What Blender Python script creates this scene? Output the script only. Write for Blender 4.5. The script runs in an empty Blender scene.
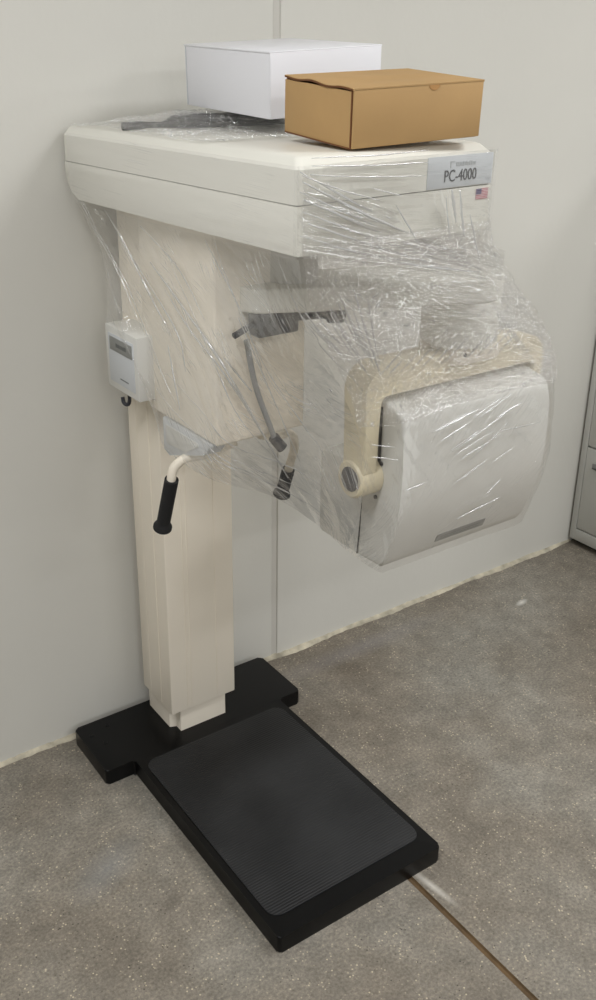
import bpy, bmesh, math, random
from mathutils import Vector, Matrix, noise
random.seed(7)
S = bpy.context.scene
COL = S.collection

# ------------------------------------------------------------------ camera
def make_camera():
    yaw, pitch, roll = -0.58954, -0.40436, -0.00125
    F, SX, SY = 966.62, 0.03596, -0.04139
    f = Vector((-math.sin(yaw)*math.cos(pitch), math.cos(yaw)*math.cos(pitch), math.sin(pitch)))
    r = Vector((math.cos(yaw), math.sin(yaw), 0)); u = r.cross(f)
    r2 = r*math.cos(roll)+u*math.sin(roll); u2 = -r*math.sin(roll)+u*math.cos(roll)
    cd = bpy.data.cameras.new('camera'); cam = bpy.data.objects.new('camera', cd); COL.objects.link(cam)
    M = Matrix((r2, u2, -f)).transposed().to_4x4(); M.translation = Vector((0, -1.9228, 1.62))
    cam.matrix_world = M
    cd.sensor_fit = 'VERTICAL'; cd.sensor_height = 24; cd.lens = F/1000*24
    cd.shift_x = SX; cd.shift_y = SY; cd.clip_start = .01
    S.camera = cam
make_camera()

# ------------------------------------------------------------------ light
w = bpy.data.worlds.new('world'); S.world = w; w.use_nodes = True
w.node_tree.nodes['Background'].inputs[0].default_value = (.95, .97, 1, 1)
w.node_tree.nodes['Background'].inputs[1].default_value = .25
S.view_settings.view_transform = 'Standard'; S.view_settings.look = 'None'
S.view_settings.exposure = -0.03; S.view_settings.gamma = 1; S.view_settings.use_curve_mapping = False
try: S.cycles.transparent_max_bounces = 32   # many layers of clear film
except Exception: pass
CEIL = 2.75
LIGHTS = [  # x, y, watts of the ceiling panels
    (2.3, -1.6, 34), (2.35, -3.3, 24), (0.35, -3.4, 20), (4.2, -2.2, 32), (-0.5, -1.2, 36),
    (-3.0, -6.0, 34), (-0.6, -6.0, 40), (2.0, -6.0, 44), (-3.6, -9.0, 38), (-0.8, -9.0, 40), (2.0, -9.0, 44)]
for x, y, p in LIGHTS:
    l = bpy.data.lights.new('ceiling_panel_light', 'AREA'); l.shape = 'RECTANGLE'; l.size = 1.2; l.size_y = .32
    l.energy = p; l.color = (.975, .985, 1)
    o = bpy.data.objects.new('ceiling_panel_light', l); COL.objects.link(o); o.location = (x, y, CEIL-.05)

# ------------------------------------------------------------------ materials
def mat(name, col, rough=.5, metal=0, bump=None, spec=.5, var=None, coat=0):
    """bump=(scale, strength, distance); var=(scale, amount)"""
    m = bpy.data.materials.new(name); m.use_nodes = True
    n, L = m.node_tree.nodes, m.node_tree.links; b = n['Principled BSDF']
    b.inputs['Base Color'].default_value = (*col, 1); b.inputs['Roughness'].default_value = rough
    b.inputs['Metallic'].default_value = metal; b.inputs['Specular IOR Level'].default_value = spec
    b.inputs['Coat Weight'].default_value = coat
    tc = n.new('ShaderNodeTexCoord')
    if bump:
        t = n.new('ShaderNodeTexNoise'); t.inputs['Scale'].default_value = bump[0]; t.inputs['Detail'].default_value = 4
        L.new(tc.outputs['Object'], t.inputs['Vector'])
        bp = n.new('ShaderNodeBump'); bp.inputs['Strength'].default_value = bump[1]; bp.inputs['Distance'].default_value = bump[2]
        L.new(t.outputs['Fac'], bp.inputs['Height']); L.new(bp.outputs[0], b.inputs['Normal'])
    if var:
        t2 = n.new('ShaderNodeTexNoise'); t2.inputs['Scale'].default_value = var[0]; t2.inputs['Detail'].default_value = 5
        L.new(tc.outputs['Object'], t2.inputs['Vector'])
        r = n.new('ShaderNodeMapRange'); r.inputs['From Min'].default_value = .3; r.inputs['From Max'].default_value = .7
        r.inputs['To Min'].default_value = 1-var[1]; r.inputs['To Max'].default_value = 1+var[1]
        L.new(t2.outputs['Fac'], r.inputs['Value'])
        mx = n.new('ShaderNodeVectorMath'); mx.operation = 'SCALE'; mx.inputs[0].default_value = col
        L.new(r.outputs[0], mx.inputs['Scale']); L.new(mx.outputs[0], b.inputs['Base Color'])
    return m

def srgb(r, g, b):
    f = lambda c: (c/255/12.92) if c/255 <= .04045 else ((c/255+.055)/1.055)**2.4
    return (f(r), f(g), f(b))

M = {}
M['wall'] = mat('painted_concrete', srgb(212, 210, 202), .55, bump=(35, .25, .002), var=(1.5, .03))
M['far_wall'] = mat('dull_grey_wall', srgb(150, 148, 144), .7)
M['groove'] = mat('joint_sealant', srgb(200, 197, 189), .6, bump=(60, .3, .002))
M['caulk'] = mat('floor_edge_caulk', srgb(190, 182, 162), .85, bump=(90, 1, .005), var=(22, .35))
M['ceiling'] = mat('ceiling_white', (.8, .8, .78), .9)
M['cream'] = mat('cream_enamel', srgb(246, 237, 220), .38, bump=(6, .08, .002), var=(3, .015))
M['cream_yoke'] = mat('aged_cream_enamel', srgb(226, 215, 186), .35)
M['offwhite'] = mat('offwhite_enamel', srgb(226, 224, 214), .4)
M['white'] = mat('white_plastic', srgb(218, 217, 211), .38)
M['plate_grey'] = mat('pale_blue_nameplate', srgb(206, 210, 213), .5)
M['letter'] = mat('dark_grey_lettering', srgb(60, 64, 72), .5)
M['faint'] = mat('faded_grey_lettering', srgb(182, 186, 188), .5)
M['grey_label'] = mat('grey_label', srgb(140, 141, 137), .5)
M['mid_label'] = mat('grey_label_print', srgb(105, 107, 106), .5)
M['panel'] = mat('pale_blue_grey_panel', srgb(206, 209, 211), .45)
M['black'] = mat('satin_black_paint', (.0028, .0028, .003), .32, bump=(180, .1, .0004), var=(4, .2), spec=.22)
M['rubber'] = mat('black_rubber', (.011, .011, .012), .55, bump=(120, .3, .001))
M['grip'] = mat('black_foam_grip', (.012, .012, .013), .75, bump=(400, .5, .001))
M['slate'] = mat('slate_cap', srgb(44, 46, 52), .35)
M['dark'] = mat('dark_gap', (.03, .03, .03), .7)
M['darkgrey'] = mat('dark_grey_plastic', srgb(52, 54, 60), .4)
M['rod'] = mat('grey_rod', srgb(150, 151, 151), .5)
M['steel'] = mat('dull_steel', (.32, .32, .32), .4, .9)
M['flag_red'] = mat('flag_red', srgb(190, 110, 120), .5)
M['flag_white'] = mat('flag_white', srgb(222, 208, 210), .5)
M['flag_blue'] = mat('flag_blue', srgb(92, 84, 118), .5)
M['carton'] = mat('white_card', srgb(232, 232, 236), .35, bump=(40, .05, .001))
M['kraft'] = mat('kraft_card', srgb(181, 146, 97), .75, bump=(90, .12, .001), var=(9, .05))
M['kraft_edge'] = mat('kraft_cut_edge', srgb(108, 68, 36), .85)
M['cab'] = mat('grey_cabinet_enamel', srgb(200, 200, 195), .4, bump=(300, .1, .0005))
M['light'] = mat('diffuser', (.9, .9, .9), .4)

def floor_mat():
    m = bpy.data.materials.new('polished_concrete'); m.use_nodes = True
    n, L = m.node_tree.nodes, m.node_tree.links; b = n['Principled BSDF']
    tc = n.new('ShaderNodeTexCoord')
    def nz(scale, detail=6, rough=.55):
        t = n.new('ShaderNodeTexNoise'); t.inputs['Scale'].default_value = scale; t.inputs['Detail'].default_value = detail
        t.inputs['Roughness'].default_value = rough; L.new(tc.outputs['Object'], t.inputs['Vector']); return t
    def ramp(src, stops):
        r = n.new('ShaderNodeValToRGB'); e = r.color_ramp.elements
        e[0].position, e[0].color = stops[0][0], (*stops[0][1], 1); e[1].position, e[1].color = stops[-1][0], (*stops[-1][1], 1)
        for p, c in stops[1:-1]: k = e.new(p); k.color = (*c, 1)
        L.new(src, r.inputs[0]); return r
    def mix(kind, a, bb, fac):
        x = n.new('ShaderNodeMix'); x.data_type = 'RGBA'; x.blend_type = kind
        L.new(a, x.inputs[6]); L.new(bb, x.inputs[7])
        if isinstance(fac, (int, float)): x.inputs[0].default_value = fac
        else: L.new(fac, x.inputs[0])
        return x.outputs[2]
    big = ramp(nz(1.6, 4).outputs['Fac'], [(.32, srgb(110, 101, 89)), (.5, srgb(130, 123, 112)), (.68, srgb(144, 140, 131))])
    med = ramp(nz(14, 6, .7).outputs['Fac'], [(.3, (.74, .74, .74)), (.7, (1.18, 1.18, 1.18))])
    c = mix('MULTIPLY', big.outputs[0], med.outputs[0], 1.0)
    fine = ramp(nz(150, 3, .7).outputs['Fac'], [(.3, (.6, .59, .57)), (.52, (1, 1, 1)), (.72, (1.5, 1.47, 1.38))])
    c = mix('MULTIPLY', c, fine.outputs[0], .85)
    v = n.new('ShaderNodeTexVoronoi'); v.inputs['Scale'].default_value = 110; L.new(tc.outputs['Object'], v.inputs['Vector'])
    sp = ramp(v.outputs['Distance'], [(.14, (1, 1, 1)), (.24, (0, 0, 0))])
    gate = ramp(nz(28, 2).outputs['Fac'], [(.46, (0, 0, 0)), (.58, (.95, .95, .95))])
    g = mix('MULTIPLY', sp.outputs[0], gate.outputs[0], 1.0)
    lt = n.new('ShaderNodeRGB'); lt.outputs[0].default_value = (*srgb(196, 184, 160), 1)
    c = mix('MIX', c, lt.outputs[0], g)
    v2 = n.new('ShaderNodeTexVoronoi'); v2.inputs['Scale'].default_value = 95; L.new(tc.outputs['Object'], v2.inputs['Vector'])
    sp2 = ramp(v2.outputs['Distance'], [(.10, (.95, .95, .95)), (.2, (0, 0, 0))])
    gate2 = ramp(nz(20, 2).outputs['Fac'], [(.5, (0, 0, 0)), (.6, (.85, .85, .85))])
    g2 = mix('MULTIPLY', sp2.outputs[0], gate2.outputs[0], 1.0)
    dk = n.new('ShaderNodeRGB'); dk.outputs[0].default_value = (*srgb(58, 52, 46), 1)
    c = mix('MIX', c, dk.outputs[0], g2)
    # spots of stain with a shape of their own: a bluish smear on the left, pale dab on the right, pale scrape by the joint
    def blob(cx, cy, rx, ry, ang, colr, amt):
        nonlocal c
        mp = n.new('ShaderNodeMapping'); mp.vector_type = 'TEXTURE'
        mp.inputs['Location'].default_value = (cx, cy, 0); mp.inputs['Rotation'].default_value = (0, 0, ang); mp.inputs['Scale'].default_value = (rx, ry, 1)
        dist = nz(9, 4); ad = n.new('ShaderNodeVectorMath'); ad.operation = 'MULTIPLY_ADD'
        L.new(dist.outputs['Color'], ad.inputs[0]); ad.inputs[1].default_value = (.12*rx, .12*ry, 0); L.new(tc.outputs['Object'], ad.inputs[2])
        L.new(ad.outputs[0], mp.inputs[0])
        gr = n.new('ShaderNodeVectorMath'); gr.operation = 'LENGTH'; L.new(mp.outputs[0], gr.inputs[0])
        rr = ramp(gr.outputs['Value'], [(.0, (amt,)*3), (.95, (0, 0, 0))])
        k = n.new('ShaderNodeRGB'); k.outputs[0].default_value = (*colr, 1)
        c = mix('MIX', c, k.outputs[0], rr.outputs[0])
    blob(.60, -.44, .13, .06, .5, srgb(140, 148, 154), .28)
    blob(2.145, -.193, .035, .014, .2, srgb(225, 222, 214), .85)
    blob(1.135, -.86, .012, .085, .12, srgb(205, 200, 190), .8)
    blob(1.6, -.10, .40, .05, .0, srgb(150, 149, 152), .3)
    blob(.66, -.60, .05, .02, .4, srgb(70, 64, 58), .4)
    L.new(c, b.inputs['Base Color'])
    b.inputs['Roughness'].default_value = .5; b.inputs['Specular IOR Level'].default_value = .35
    bp = n.new('ShaderNodeBump'); bp.inputs['Strength'].default_value = .35; bp.inputs['Distance'].default_value = .002
    L.new(fine.outputs[0], bp.inputs['Height']); L.new(bp.outputs[0], b.inputs['Normal'])
    return m
M['floor'] = floor_mat()
M['filler'] = mat('brown_joint_filler', srgb(92, 72, 46), .85, bump=(80, .8, .003), var=(25, .3))

def mat_rubber_ribs():
    m = mat('ribbed_black_mat', (.012, .012, .013), .5, spec=.3); n, L = m.node_tree.nodes, m.node_tree.links; b = n['Principled BSDF']
    tc = n.new('ShaderNodeTexCoord'); wv = n.new('ShaderNodeTexWave'); wv.inputs['Scale'].default_value = 48; wv.bands_direction = 'Y'
    wv.inputs['Distortion'].default_value = .6; wv.inputs['Detail Scale'].default_value = 3
    L.new(tc.outputs['Object'], wv.inputs['Vector'])
    nz = n.new('ShaderNodeTexNoise'); nz.inputs['Scale'].default_value = 6; nz.inputs['Detail'].default_value = 6; L.new(tc.outputs['Object'], nz.inputs['Vector'])
    r = n.new('ShaderNodeMapRange'); r.inputs['From Min'].default_value = .3; r.inputs['From Max'].default_value = .7
    r.inputs['To Min'].default_value = .5; r.inputs['To Max'].default_value = .66; L.new(nz.outputs['Fac'], r.inputs['Value']); L.new(r.outputs[0], b.inputs['Roughness'])
    cr = n.new('ShaderNodeValToRGB'); cr.color_ramp.elements[0].position = .35; cr.color_ramp.elements[1].position = .7
    cr.color_ramp.elements[0].color = (.008, .008, .0085, 1); cr.color_ramp.elements[1].color = (.024, .024, .0245, 1)
    L.new(nz.outputs['Fac'], cr.inputs[0]); L.new(cr.outputs[0], b.inputs['Base Color'])
    bp = n.new('ShaderNodeBump'); bp.inputs['Strength'].default_value = .6; bp.inputs['Distance'].default_value = .0012
    L.new(wv.outputs['Fac'], bp.inputs['Height']); L.new(bp.outputs[0], b.inputs['Normal']); return m
M['ribs'] = mat_rubber_ribs()

def film_mat(name, milk_lo, milk_hi, ang, su, sv, crumple, gloss=1.0, bumpd=.003, rough=.05, line=.5, lsu=110, lsv=7, lk=26, ang2=None):
    """Clear stretch film: see-through, a little milky, whitened along fine stretch creases that also paint in bright glints, glossy over a wrinkled normal."""
    m = bpy.data.materials.new(name); m.use_nodes = True
    n, L = m.node_tree.nodes, m.node_tree.links
    for x in list(n): n.remove(x)
    out = n.new('ShaderNodeOutputMaterial'); uv = n.new('ShaderNodeTexCoord')
    def rot(ang, su, sv):
        rt = n.new('ShaderNodeVectorRotate'); rt.rotation_type = 'Z_AXIS'; rt.inputs['Angle'].default_value = ang; L.new(uv.outputs['UV'], rt.inputs['Vector'])
        mp = n.new('ShaderNodeMapping'); mp.inputs['Scale'].default_value = (su, sv, 1); L.new(rt.outputs[0], mp.inputs[0]); return mp.outputs[0]
    def nz(scale, detail, src, rough=.55, dist=0):
        t = n.new('ShaderNodeTexNoise'); t.inputs['Scale'].default_value = scale; t.inputs['Detail'].default_value = detail
        t.inputs['Roughness'].default_value = rough; t.inputs['Distortion'].default_value = dist; L.new(src, t.inputs['Vector']); return t.outputs['Fac']
    def mth(op, a, b=0.0, clamp=False):
        x = n.new('ShaderNodeMath'); x.operation = op; x.use_clamp = clamp
        for i, v in enumerate((a, b)):
            if isinstance(v, (int, float)): x.inputs[i].default_value = v
            else: L.new(v, x.inputs[i])
        return x.outputs[0]
    def rng(v, a, b, c, d):
        r = n.new('ShaderNodeMapRange'); L.new(v, r.inputs['Value'])
        for k, x in zip(('From Min', 'From Max', 'To Min', 'To Max'), (a, b, c, d)): r.inputs[k].default_value = x
        return r.outputs[0]
    streak = nz(1, 4, rot(ang, su, sv), .6, .4)
    broad = nz(5, 3, uv.outputs['UV'])
    cr = nz(70, 4, uv.outputs['UV'], .6, 1.0)
    h = mth('ADD', streak, mth('MULTIPLY', cr, crumple))
    bp = n.new('ShaderNodeBump'); bp.inputs['Strength'].default_value = 1; bp.inputs['Distance'].default_value = bumpd; L.new(h, bp.inputs['Height'])
    base = rng(mth('ADD', mth('MULTIPLY', streak, .5), mth('MULTIPLY', broad, .5)), .4, .65, milk_lo, milk_hi)
    def creases(an, off):  # white lines for creases, with sharp glints painted in as colour
        q = nz(1, 1, rot(an, lsu, lsv), .5, .05)
        l = mth('SUBTRACT', 1, mth('MULTIPLY', mth('ABSOLUTE', mth('SUBTRACT', q, .5)), lk), True)
        k = rng(nz(9+off, 2, uv.outputs['UV']), .5, .62, 0, 1)
        return mth('MULTIPLY', mth('MULTIPLY', l, l), k)
    ln = creases(ang, 0)
    if ang2 is not None: ln = mth('MAXIMUM', ln, creases(ang2, 5))
    milkf = mth('MAXIMUM', base, mth('MULTIPLY', ln, line))
    tr = n.new('ShaderNodeBsdfTransparent'); tr.inputs[0].default_value = (.995, .995, .995, 1)
    df = n.new('ShaderNodeBsdfDiffuse'); df.inputs[0].default_value = (.97, .97, .97, 1)
    tl = n.new('ShaderNodeBsdfTranslucent'); tl.inputs[0].default_value = (.97, .97, .97, 1)
    milk = n.new('ShaderNodeMixShader'); milk.inputs[0].default_value = .4; L.new(df.outputs[0], milk.inputs[1]); L.new(tl.outputs[0], milk.inputs[2])
    gs = n.new('ShaderNodeBsdfGlossy'); gs.inputs['Roughness'].default_value = .13
    b3 = n.new('ShaderNodeBump'); b3.inputs['Strength'].default_value = 1; b3.inputs['Distance'].default_value = .022
    L.new(nz(1, 3, rot(ang, 160, 40), .6), b3.inputs['Height']); L.new(b3.outputs[0], gs.inputs['Normal'])
    mg = n.new('ShaderNodeMixShader'); L.new(mth('MULTIPLY', ln, .35), mg.inputs[0]) if line < 9 else None; L.new(milk.outputs[0], mg.inputs[1]); L.new(gs.outputs[0], mg.inputs[2]); milk = mg
    if name.endswith('rope'): [L.remove(k) for k in mg.inputs[0].links]; mg.inputs[0].default_value = .35
    b1 = n.new('ShaderNodeMixShader'); L.new(milkf, b1.inputs[0]); L.new(tr.outputs[0], b1.inputs[1]); L.new(milk.outputs[0], b1.inputs[2])
    gl = n.new('ShaderNodeBsdfGlossy'); gl.inputs['Roughness'].default_value = rough; gl.inputs['Color'].default_value = (1, 1, 1, 1); L.new(bp.outputs[0], gl.inputs['Normal'])
    fr = n.new('ShaderNodeFresnel'); fr.inputs['IOR'].default_value = 1.5
    fac = mth('MINIMUM', mth('ADD', mth('MULTIPLY', fr.outputs[0], 1.0*gloss), mth('MULTIPLY', ln, .02)), .28)
    b2 = n.new('ShaderNodeMixShader'); L.new(fac, b2.inputs[0]); L.new(b1.outputs[0], b2.inputs[1]); L.new(gl.outputs[0], b2.inputs[2])
    L.new(b2.outputs[0], out.inputs[0])
    return m
FILM = film_mat('stretch_film_draped', .0, .16, 1.0, 44, 3.2, .3, .9, .0035, .05, .75, 130, 4.5, 20, .45)
FILM_B = film_mat('stretch_film_tube_head', .0, .03, -.75, 70, 5, .35, .7, .003, .05, .4, 120, 5, 30)
FILM_H = film_mat('stretch_film_tight', .0, .05, 1.50, 60, 3, .10, .6, .0015, .08, .42, 170, 3, 26)
FILM_C = film_mat('stretch_film_crumpled', .0, .04, .7, 60, 16, 1.4, 1.0, .012, .045, .62, 120, 16, 34, 2.2)
FILM_T = film_mat('stretch_film_wad', .0, .06, .4, 60, 20, 1.6, 3.0, .02, .06, .8, 70, 16, 12, 1.9)
FILM_N = film_mat('stretch_film_fan', .0, .22, 1.5708, 150, 3, .2, 1.5, .004, .06, .8, 170, 3.5, 16)
FILM_F = film_mat('stretch_film_rope', .8, 1, 0, 160, 8, .5, 2, .002, .2, .9)  # near-white film for ropes that double as painted highlights

# ------------------------------------------------------------------ helpers
def link(name, me, m, parent=None, smooth=None):
    if m is not None and len(me.materials) == 0:
        for x in (m if isinstance(m, (list, tuple)) else [m]): me.materials.append(x)
    o = bpy.data.objects.new(name, me); COL.objects.link(o)
    if parent is not None: o.parent = parent
    if smooth:
        for p in me.polygons: p.use_smooth = True
    return o
def bm_obj(name, bm, m, parent=None, smooth_angle=None):
    bmesh.ops.recalc_face_normals(bm, faces=bm.faces)
    if smooth_angle is not None:
        for f in bm.faces: f.smooth = True
        for e in bm.edges:
            if len(e.link_faces) == 2 and e.calc_face_angle(0) > smooth_angle: e.smooth = False
    me = bpy.data.meshes.new(name); bm.to_mesh(me); bm.free()
    return link(name, me, m, parent)
def root(name, loc, rot=(0, 0, 0), label=None, cat=None):
    o = bpy.data.objects.new(name, None); COL.objects.link(o); o.empty_display_size = .05
    o.location = loc; o.rotation_euler = rot
    if label: o['label'] = label; o['category'] = cat
    return o
def add_box(bm, x0, x1, y0, y1, z0, z1, bev=0, seg=2):
    vs = [bm.verts.new((x, y, z)) for x in (x0, x1) for y in (y0, y1) for z in (z0, z1)]
    F = [(0, 1, 3, 2), (4, 6, 7, 5), (0, 4, 5, 1), (2, 3, 7, 6), (0, 2, 6, 4), (1, 5, 7, 3)]
    fs = [bm.faces.new([vs[i] for i in f]) for f in F]
    if bev:
        es = list({e for f in fs for e in f.edges})
        bmesh.ops.bevel(bm, geom=es, offset=bev, segments=seg, affect='EDGES', profile=.5)
def box(name, x0, x1, y0, y1, z0, z1, m, parent=None, bev=.002, seg=2):
    bm = bmesh.new(); add_box(bm, x0, x1, y0, y1, z0, z1, bev, seg); return bm_obj(name, bm, m, parent, .6 if bev else None)
def prism(name, pts, axis, a, b, m, parent=None, bev=0, seg=2, sa=.6):
    """pts 2-D outline; axis 'x' -> (y,z), 'y' -> (x,z), 'z' -> (x,y)"""
    bm = bmesh.new()
    def V(p, t): return {'x': (t, p[0], p[1]), 'y': (p[0], t, p[1]), 'z': (p[0], p[1], t)}[axis]
    lo = [bm.verts.new(V(p, a)) for p in pts]; hi = [bm.verts.new(V(p, b)) for p in pts]
    f0 = bm.faces.new(lo); f1 = bm.faces.new(hi[::-1]); n = len(pts)
    for i in range(n): bm.faces.new((lo[i], hi[i], hi[(i+1) % n], lo[(i+1) % n]))
    if bev:
        bmesh.ops.bevel(bm, geom=list(set(list(f0.edges)+list(f1.edges))), offset=bev, segments=seg, affect='EDGES', profile=.5)
    return bm_obj(name, bm, m, parent, sa)
def rounded(poly, radii, n=6):
    """round the corners of a polygon"""
    out = []; N = len(poly)
    for i, p in enumerate(poly):
        r = radii[i] if isinstance(radii, (list, tuple)) else radii
        if r <= 0: out.append(tuple(p)); continue
        p = Vector(p); a = Vector(poly[i-1])-p; b = Vector(poly[(i+1) % N])-p
        a.normalize(); b.normalize(); half = a.angle(b)/2; d = r/math.tan(half)
        s, e = p+a*d, p+b*d; c = p+(a+b).normalized()*(r/math.sin(half))
        a0 = math.atan2(s.y-c.y, s.x-c.x); a1 = math.atan2(e.y-c.y, e.x-c.x); da = (a1-a0+math.pi) % (2*math.pi)-math.pi
        for k in range(n+1):
            t = a0+da*k/n; out.append((c.x+r*math.cos(t), c.y+r*math.sin(t)))
    return out
def spline(pts, n):
    """Catmull-Rom through pts, n points per span"""
    P = [Vector(p) for p in pts]; P = [2*P[0]-P[1]]+P+[2*P[-1]-P[-2]]; out = []
    for i in range(1, len(P)-2):
        for k in range(n):
            t = k/n; a, b, c, d = P[i-1:i+3]
            out.append(.5*((2*b)+(c-a)*t+(2*a-5*b+4*c-d)*t*t+(3*b-a-3*c+d)*t**3))
    out.append(P[-2]); return out
def tube(name, pts, r, m, parent=None, n=8, seg=16, bm=None, cap=True):
    own = bm is None
    if own: bm = bmesh.new()
    P = spline(pts, n) if n > 1 else [Vector(p) for p in pts]
    rr = r if callable(r) else (lambda t: r)
    nrm = None; rings = []
    for i, p in enumerate(P):
        t = (P[min(i+1, len(P)-1)]-P[max(i-1, 0)]).normalized()
        if nrm is None: nrm = t.orthogonal().normalized()
        nrm = (nrm-t*nrm.dot(t)).normalized(); bi = t.cross(nrm); R = rr(i/(len(P)-1))
        rings.append([bm.verts.new(p+(nrm*math.cos(a)+bi*math.sin(a))*R) for a in [2*math.pi*k/seg for k in range(seg)]])
    for A, B in zip(rings, rings[1:]):
        for k in range(seg): bm.faces.new((A[k], A[(k+1) % seg], B[(k+1) % seg], B[k]))
    if cap: bm.faces.new(rings[0][::-1]); bm.faces.new(rings[-1])
    if own: return bm_obj(name, bm, m, parent, .7)
def cyl(name, p0, p1, r, m, parent=None, seg=40, bev=.002):
    p0, p1 = Vector(p0), Vector(p1); d = (p1-p0); L = d.length; d.normalize()
    pr = [(r-bev, 0), (r, bev), (r, L-bev), (r-bev, L)]
    bm = bmesh.new(); a = d.orthogonal().normalized(); b = d.cross(a); rings = []
    for R, h in pr: rings.append([bm.verts.new(p0+d*h+(a*math.cos(t)+b*math.sin(t))*R) for t in [2*math.pi*k/seg for k in range(seg)]])
    for A, B in zip(rings, rings[1:]):
        for k in range(seg): bm.faces.new((A[k], A[(k+1) % seg], B[(k+1) % seg], B[k]))
    bm.faces.new(rings[0][::-1]); bm.faces.new(rings[-1]); return bm_obj(name, bm, m, parent, .6)
def text(name, s, size, M4, m, parent, ext=.0004, sx=1):
    c = bpy.data.curves.new(name, 'FONT'); c.body = s; c.size = size; c.extrude = ext; c.resolution_u = 3
    c.align_x = 'CENTER'; c.align_y = 'CENTER'
    t = bpy.data.objects.new(name, c); COL.objects.link(t)
    dg = bpy.context.evaluated_depsgraph_get(); me = bpy.data.meshes.new_from_object(t.evaluated_get(dg))
    bpy.data.objects.remove(t); me.transform(M4 @ Matrix.Diagonal((sx, 1, 1, 1))); me.materials.clear()
    return link(name, me, m, parent)
def frame(o, x, y):  # 4x4 with text plane axes x (right), y (up)
    x, y = Vector(x).normalized(), Vector(y).normalized(); z = x.cross(y)
    A = Matrix((x, y, z)).transposed().to_4x4(); A.translation = Vector(o); return A
def structure(o): o['kind'] = 'structure'; return o

# ------------------------------------------------------------------ room shell
JX = 1.327; XL, XR, YB = -6.0, 6.0, -12.0
def wall_with_joint():
    pr = [(XL, 0), (JX-.011, 0), (JX-.008, .0028), (JX+.008, .0028), (JX+.011, 0), (XR, 0), (XR, .15), (XL, .15)]
    o = prism('wall_back', pr, 'z', -.02, CEIL, [M['wall'], M['groove']], sa=None)
    for p in o.data.polygons:
        c = p.center
        if abs(c.x-JX) < .012 and 0 < c.y < .01: p.material_index = 1
    return structure(o)
wall_with_joint()
def floor_with_joint():
    pr = [(XL, -.1), (XR, -.1), (XR, 0), (1.1165, 0), (1.1135, -.004), (1.1055, -.004), (1.1025, 0), (XL, 0)]
    o = prism('floor', pr, 'y', YB, 0.0, [M['floor'], M['filler']], sa=None)
    for p in o.data.polygons:
        c = p.center
        if abs(c.x-1.1095) < .009 and -.02 < c.z < -.0005: p.material_index = 1
    return structure(o)
floor_with_joint()
structure(box('ceiling', XL, XR, YB, 0, CEIL, CEIL+.1, M['ceiling'], bev=0))
structure(box('wall_left', XL-.1, XL, YB, .15, -.02, CEIL, M['far_wall'], bev=0))
structure(box('wall_right', XR, XR+.1, YB, .15, -.02, CEIL, M['wall'], bev=0))
structure(box('wall_front', XL, XR, YB-.1, YB, -.02, CEIL, M['far_wall'], bev=0))
def caulk():
    bm = bmesh.new(); N = 900; prev = None
    for i in range(N+1):
        x = -.6+3.2*i/N
        h = .0065+.004*noise.noise((x*9, 0, 0))+.002*noise.noise((x*70, 3, 0)); d = .013+.010*noise.noise((x*6, 7, 0))+.004*noise.noise((x*40, 9, 0))
        h = max(h, .003); d = max(d, .003)
        ring = [bm.verts.new(p) for p in ((x, .004, h+.002), (x, -.0015, h), (x, -d*.5, h*.45+.002), (x, -d, .0008), (x, -d, -.003), (x, .004, -.003))]
        if prev:
            for k in range(5): bm.faces.new((prev[k], ring[k], ring[k+1], prev[k+1]))
        prev = ring
    return structure(bm_obj('trim_1', bm, M['caulk'], None, 1.2))
caulk()
for i, (x, y, p) in enumerate(LIGHTS):
    r = root('ceiling_light', (x, y, CEIL-.001), label=('rectangular ceiling light panel above ' + ('the floor in front of the filing cabinet', 'the right rear of the room behind the camera', 'the middle of the room straight behind the camera', 'the far right side of the room past the filing cabinet', 'the bare wall left of the x-ray machine', 'the second row behind the camera, left', 'the second row behind the camera, centre', 'the second row behind the camera, right', 'the back row of the room, left', 'the back row of the room, centre', 'the back row of the room, right')[i]), cat='light')
    r['group'] = 'ceiling light panels'
    bm = bmesh.new()
    for a in ((-.63, .63, -.20, -.17), (-.63, .63, .17, .20), (-.63, -.60, -.17, .17), (.60, .63, -.17, .17)): add_box(bm, *a, -.05, 0)
    bm_obj('frame', bm, M['ceiling'], r)

# ------------------------------------------------------------------ filing cabinet (right edge)
def cabinet():
    X0 = 2.585
    r = root('filing_cabinet', (X0, -.24, 0), label='light grey metal filing cabinet cut off by the right edge of the photo', cat='cabinet')
    y1, y0 = .232, -.232
    box('carcass', .012, .66, y0, y1, .022, 1.34, M['cab'], r, .004)
    box('plinth', .03, .64, y0+.012, y1-.012, 0, .022, M['dark'], r, .001)
    bm = bmesh.new()
    add_box(bm, 0, .012, y1-.022, y1, .022, 1.34, .0015); add_box(bm, 0, .012, y0, y0+.022, .022, 1.34, .0015)
    add_box(bm, 0, .012, y0+.022, y1-.022, .022, .064, .0015); add_box(bm, 0, .012, y0+.022, y1-.022, 1.308, 1.34, .0015)
    bm_obj('front_frame', bm, M['cab'], r, .6)
    h = (1.306-.066)/4
    for k in range(4):
        z = .066+k*h; a = z+.003; b = z+h-.003
        d = box('drawer', .001, .0125, y0+.0235, y1-.0235, a, b, M['cab'], r, .0015)
        hd = bmesh.new(); cz = a+(b-a)*.84
        add_box(hd, -.012, .001, -.20+.045, .19-.018, cz-.016, cz-.010, .001); add_box(hd, -.012, -.008, -.155, .172, cz-.016, cz+.004, .001)
        bm_obj('handle', hd, M['steel'], d, .6)
        bm = bmesh.new(); add_box(bm, -.0006, .0012, -.05, .05, cz-.075, cz-.045, .0002); bm_obj('label_holder', bm, M['steel'], d, .6)
cabinet()

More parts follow.
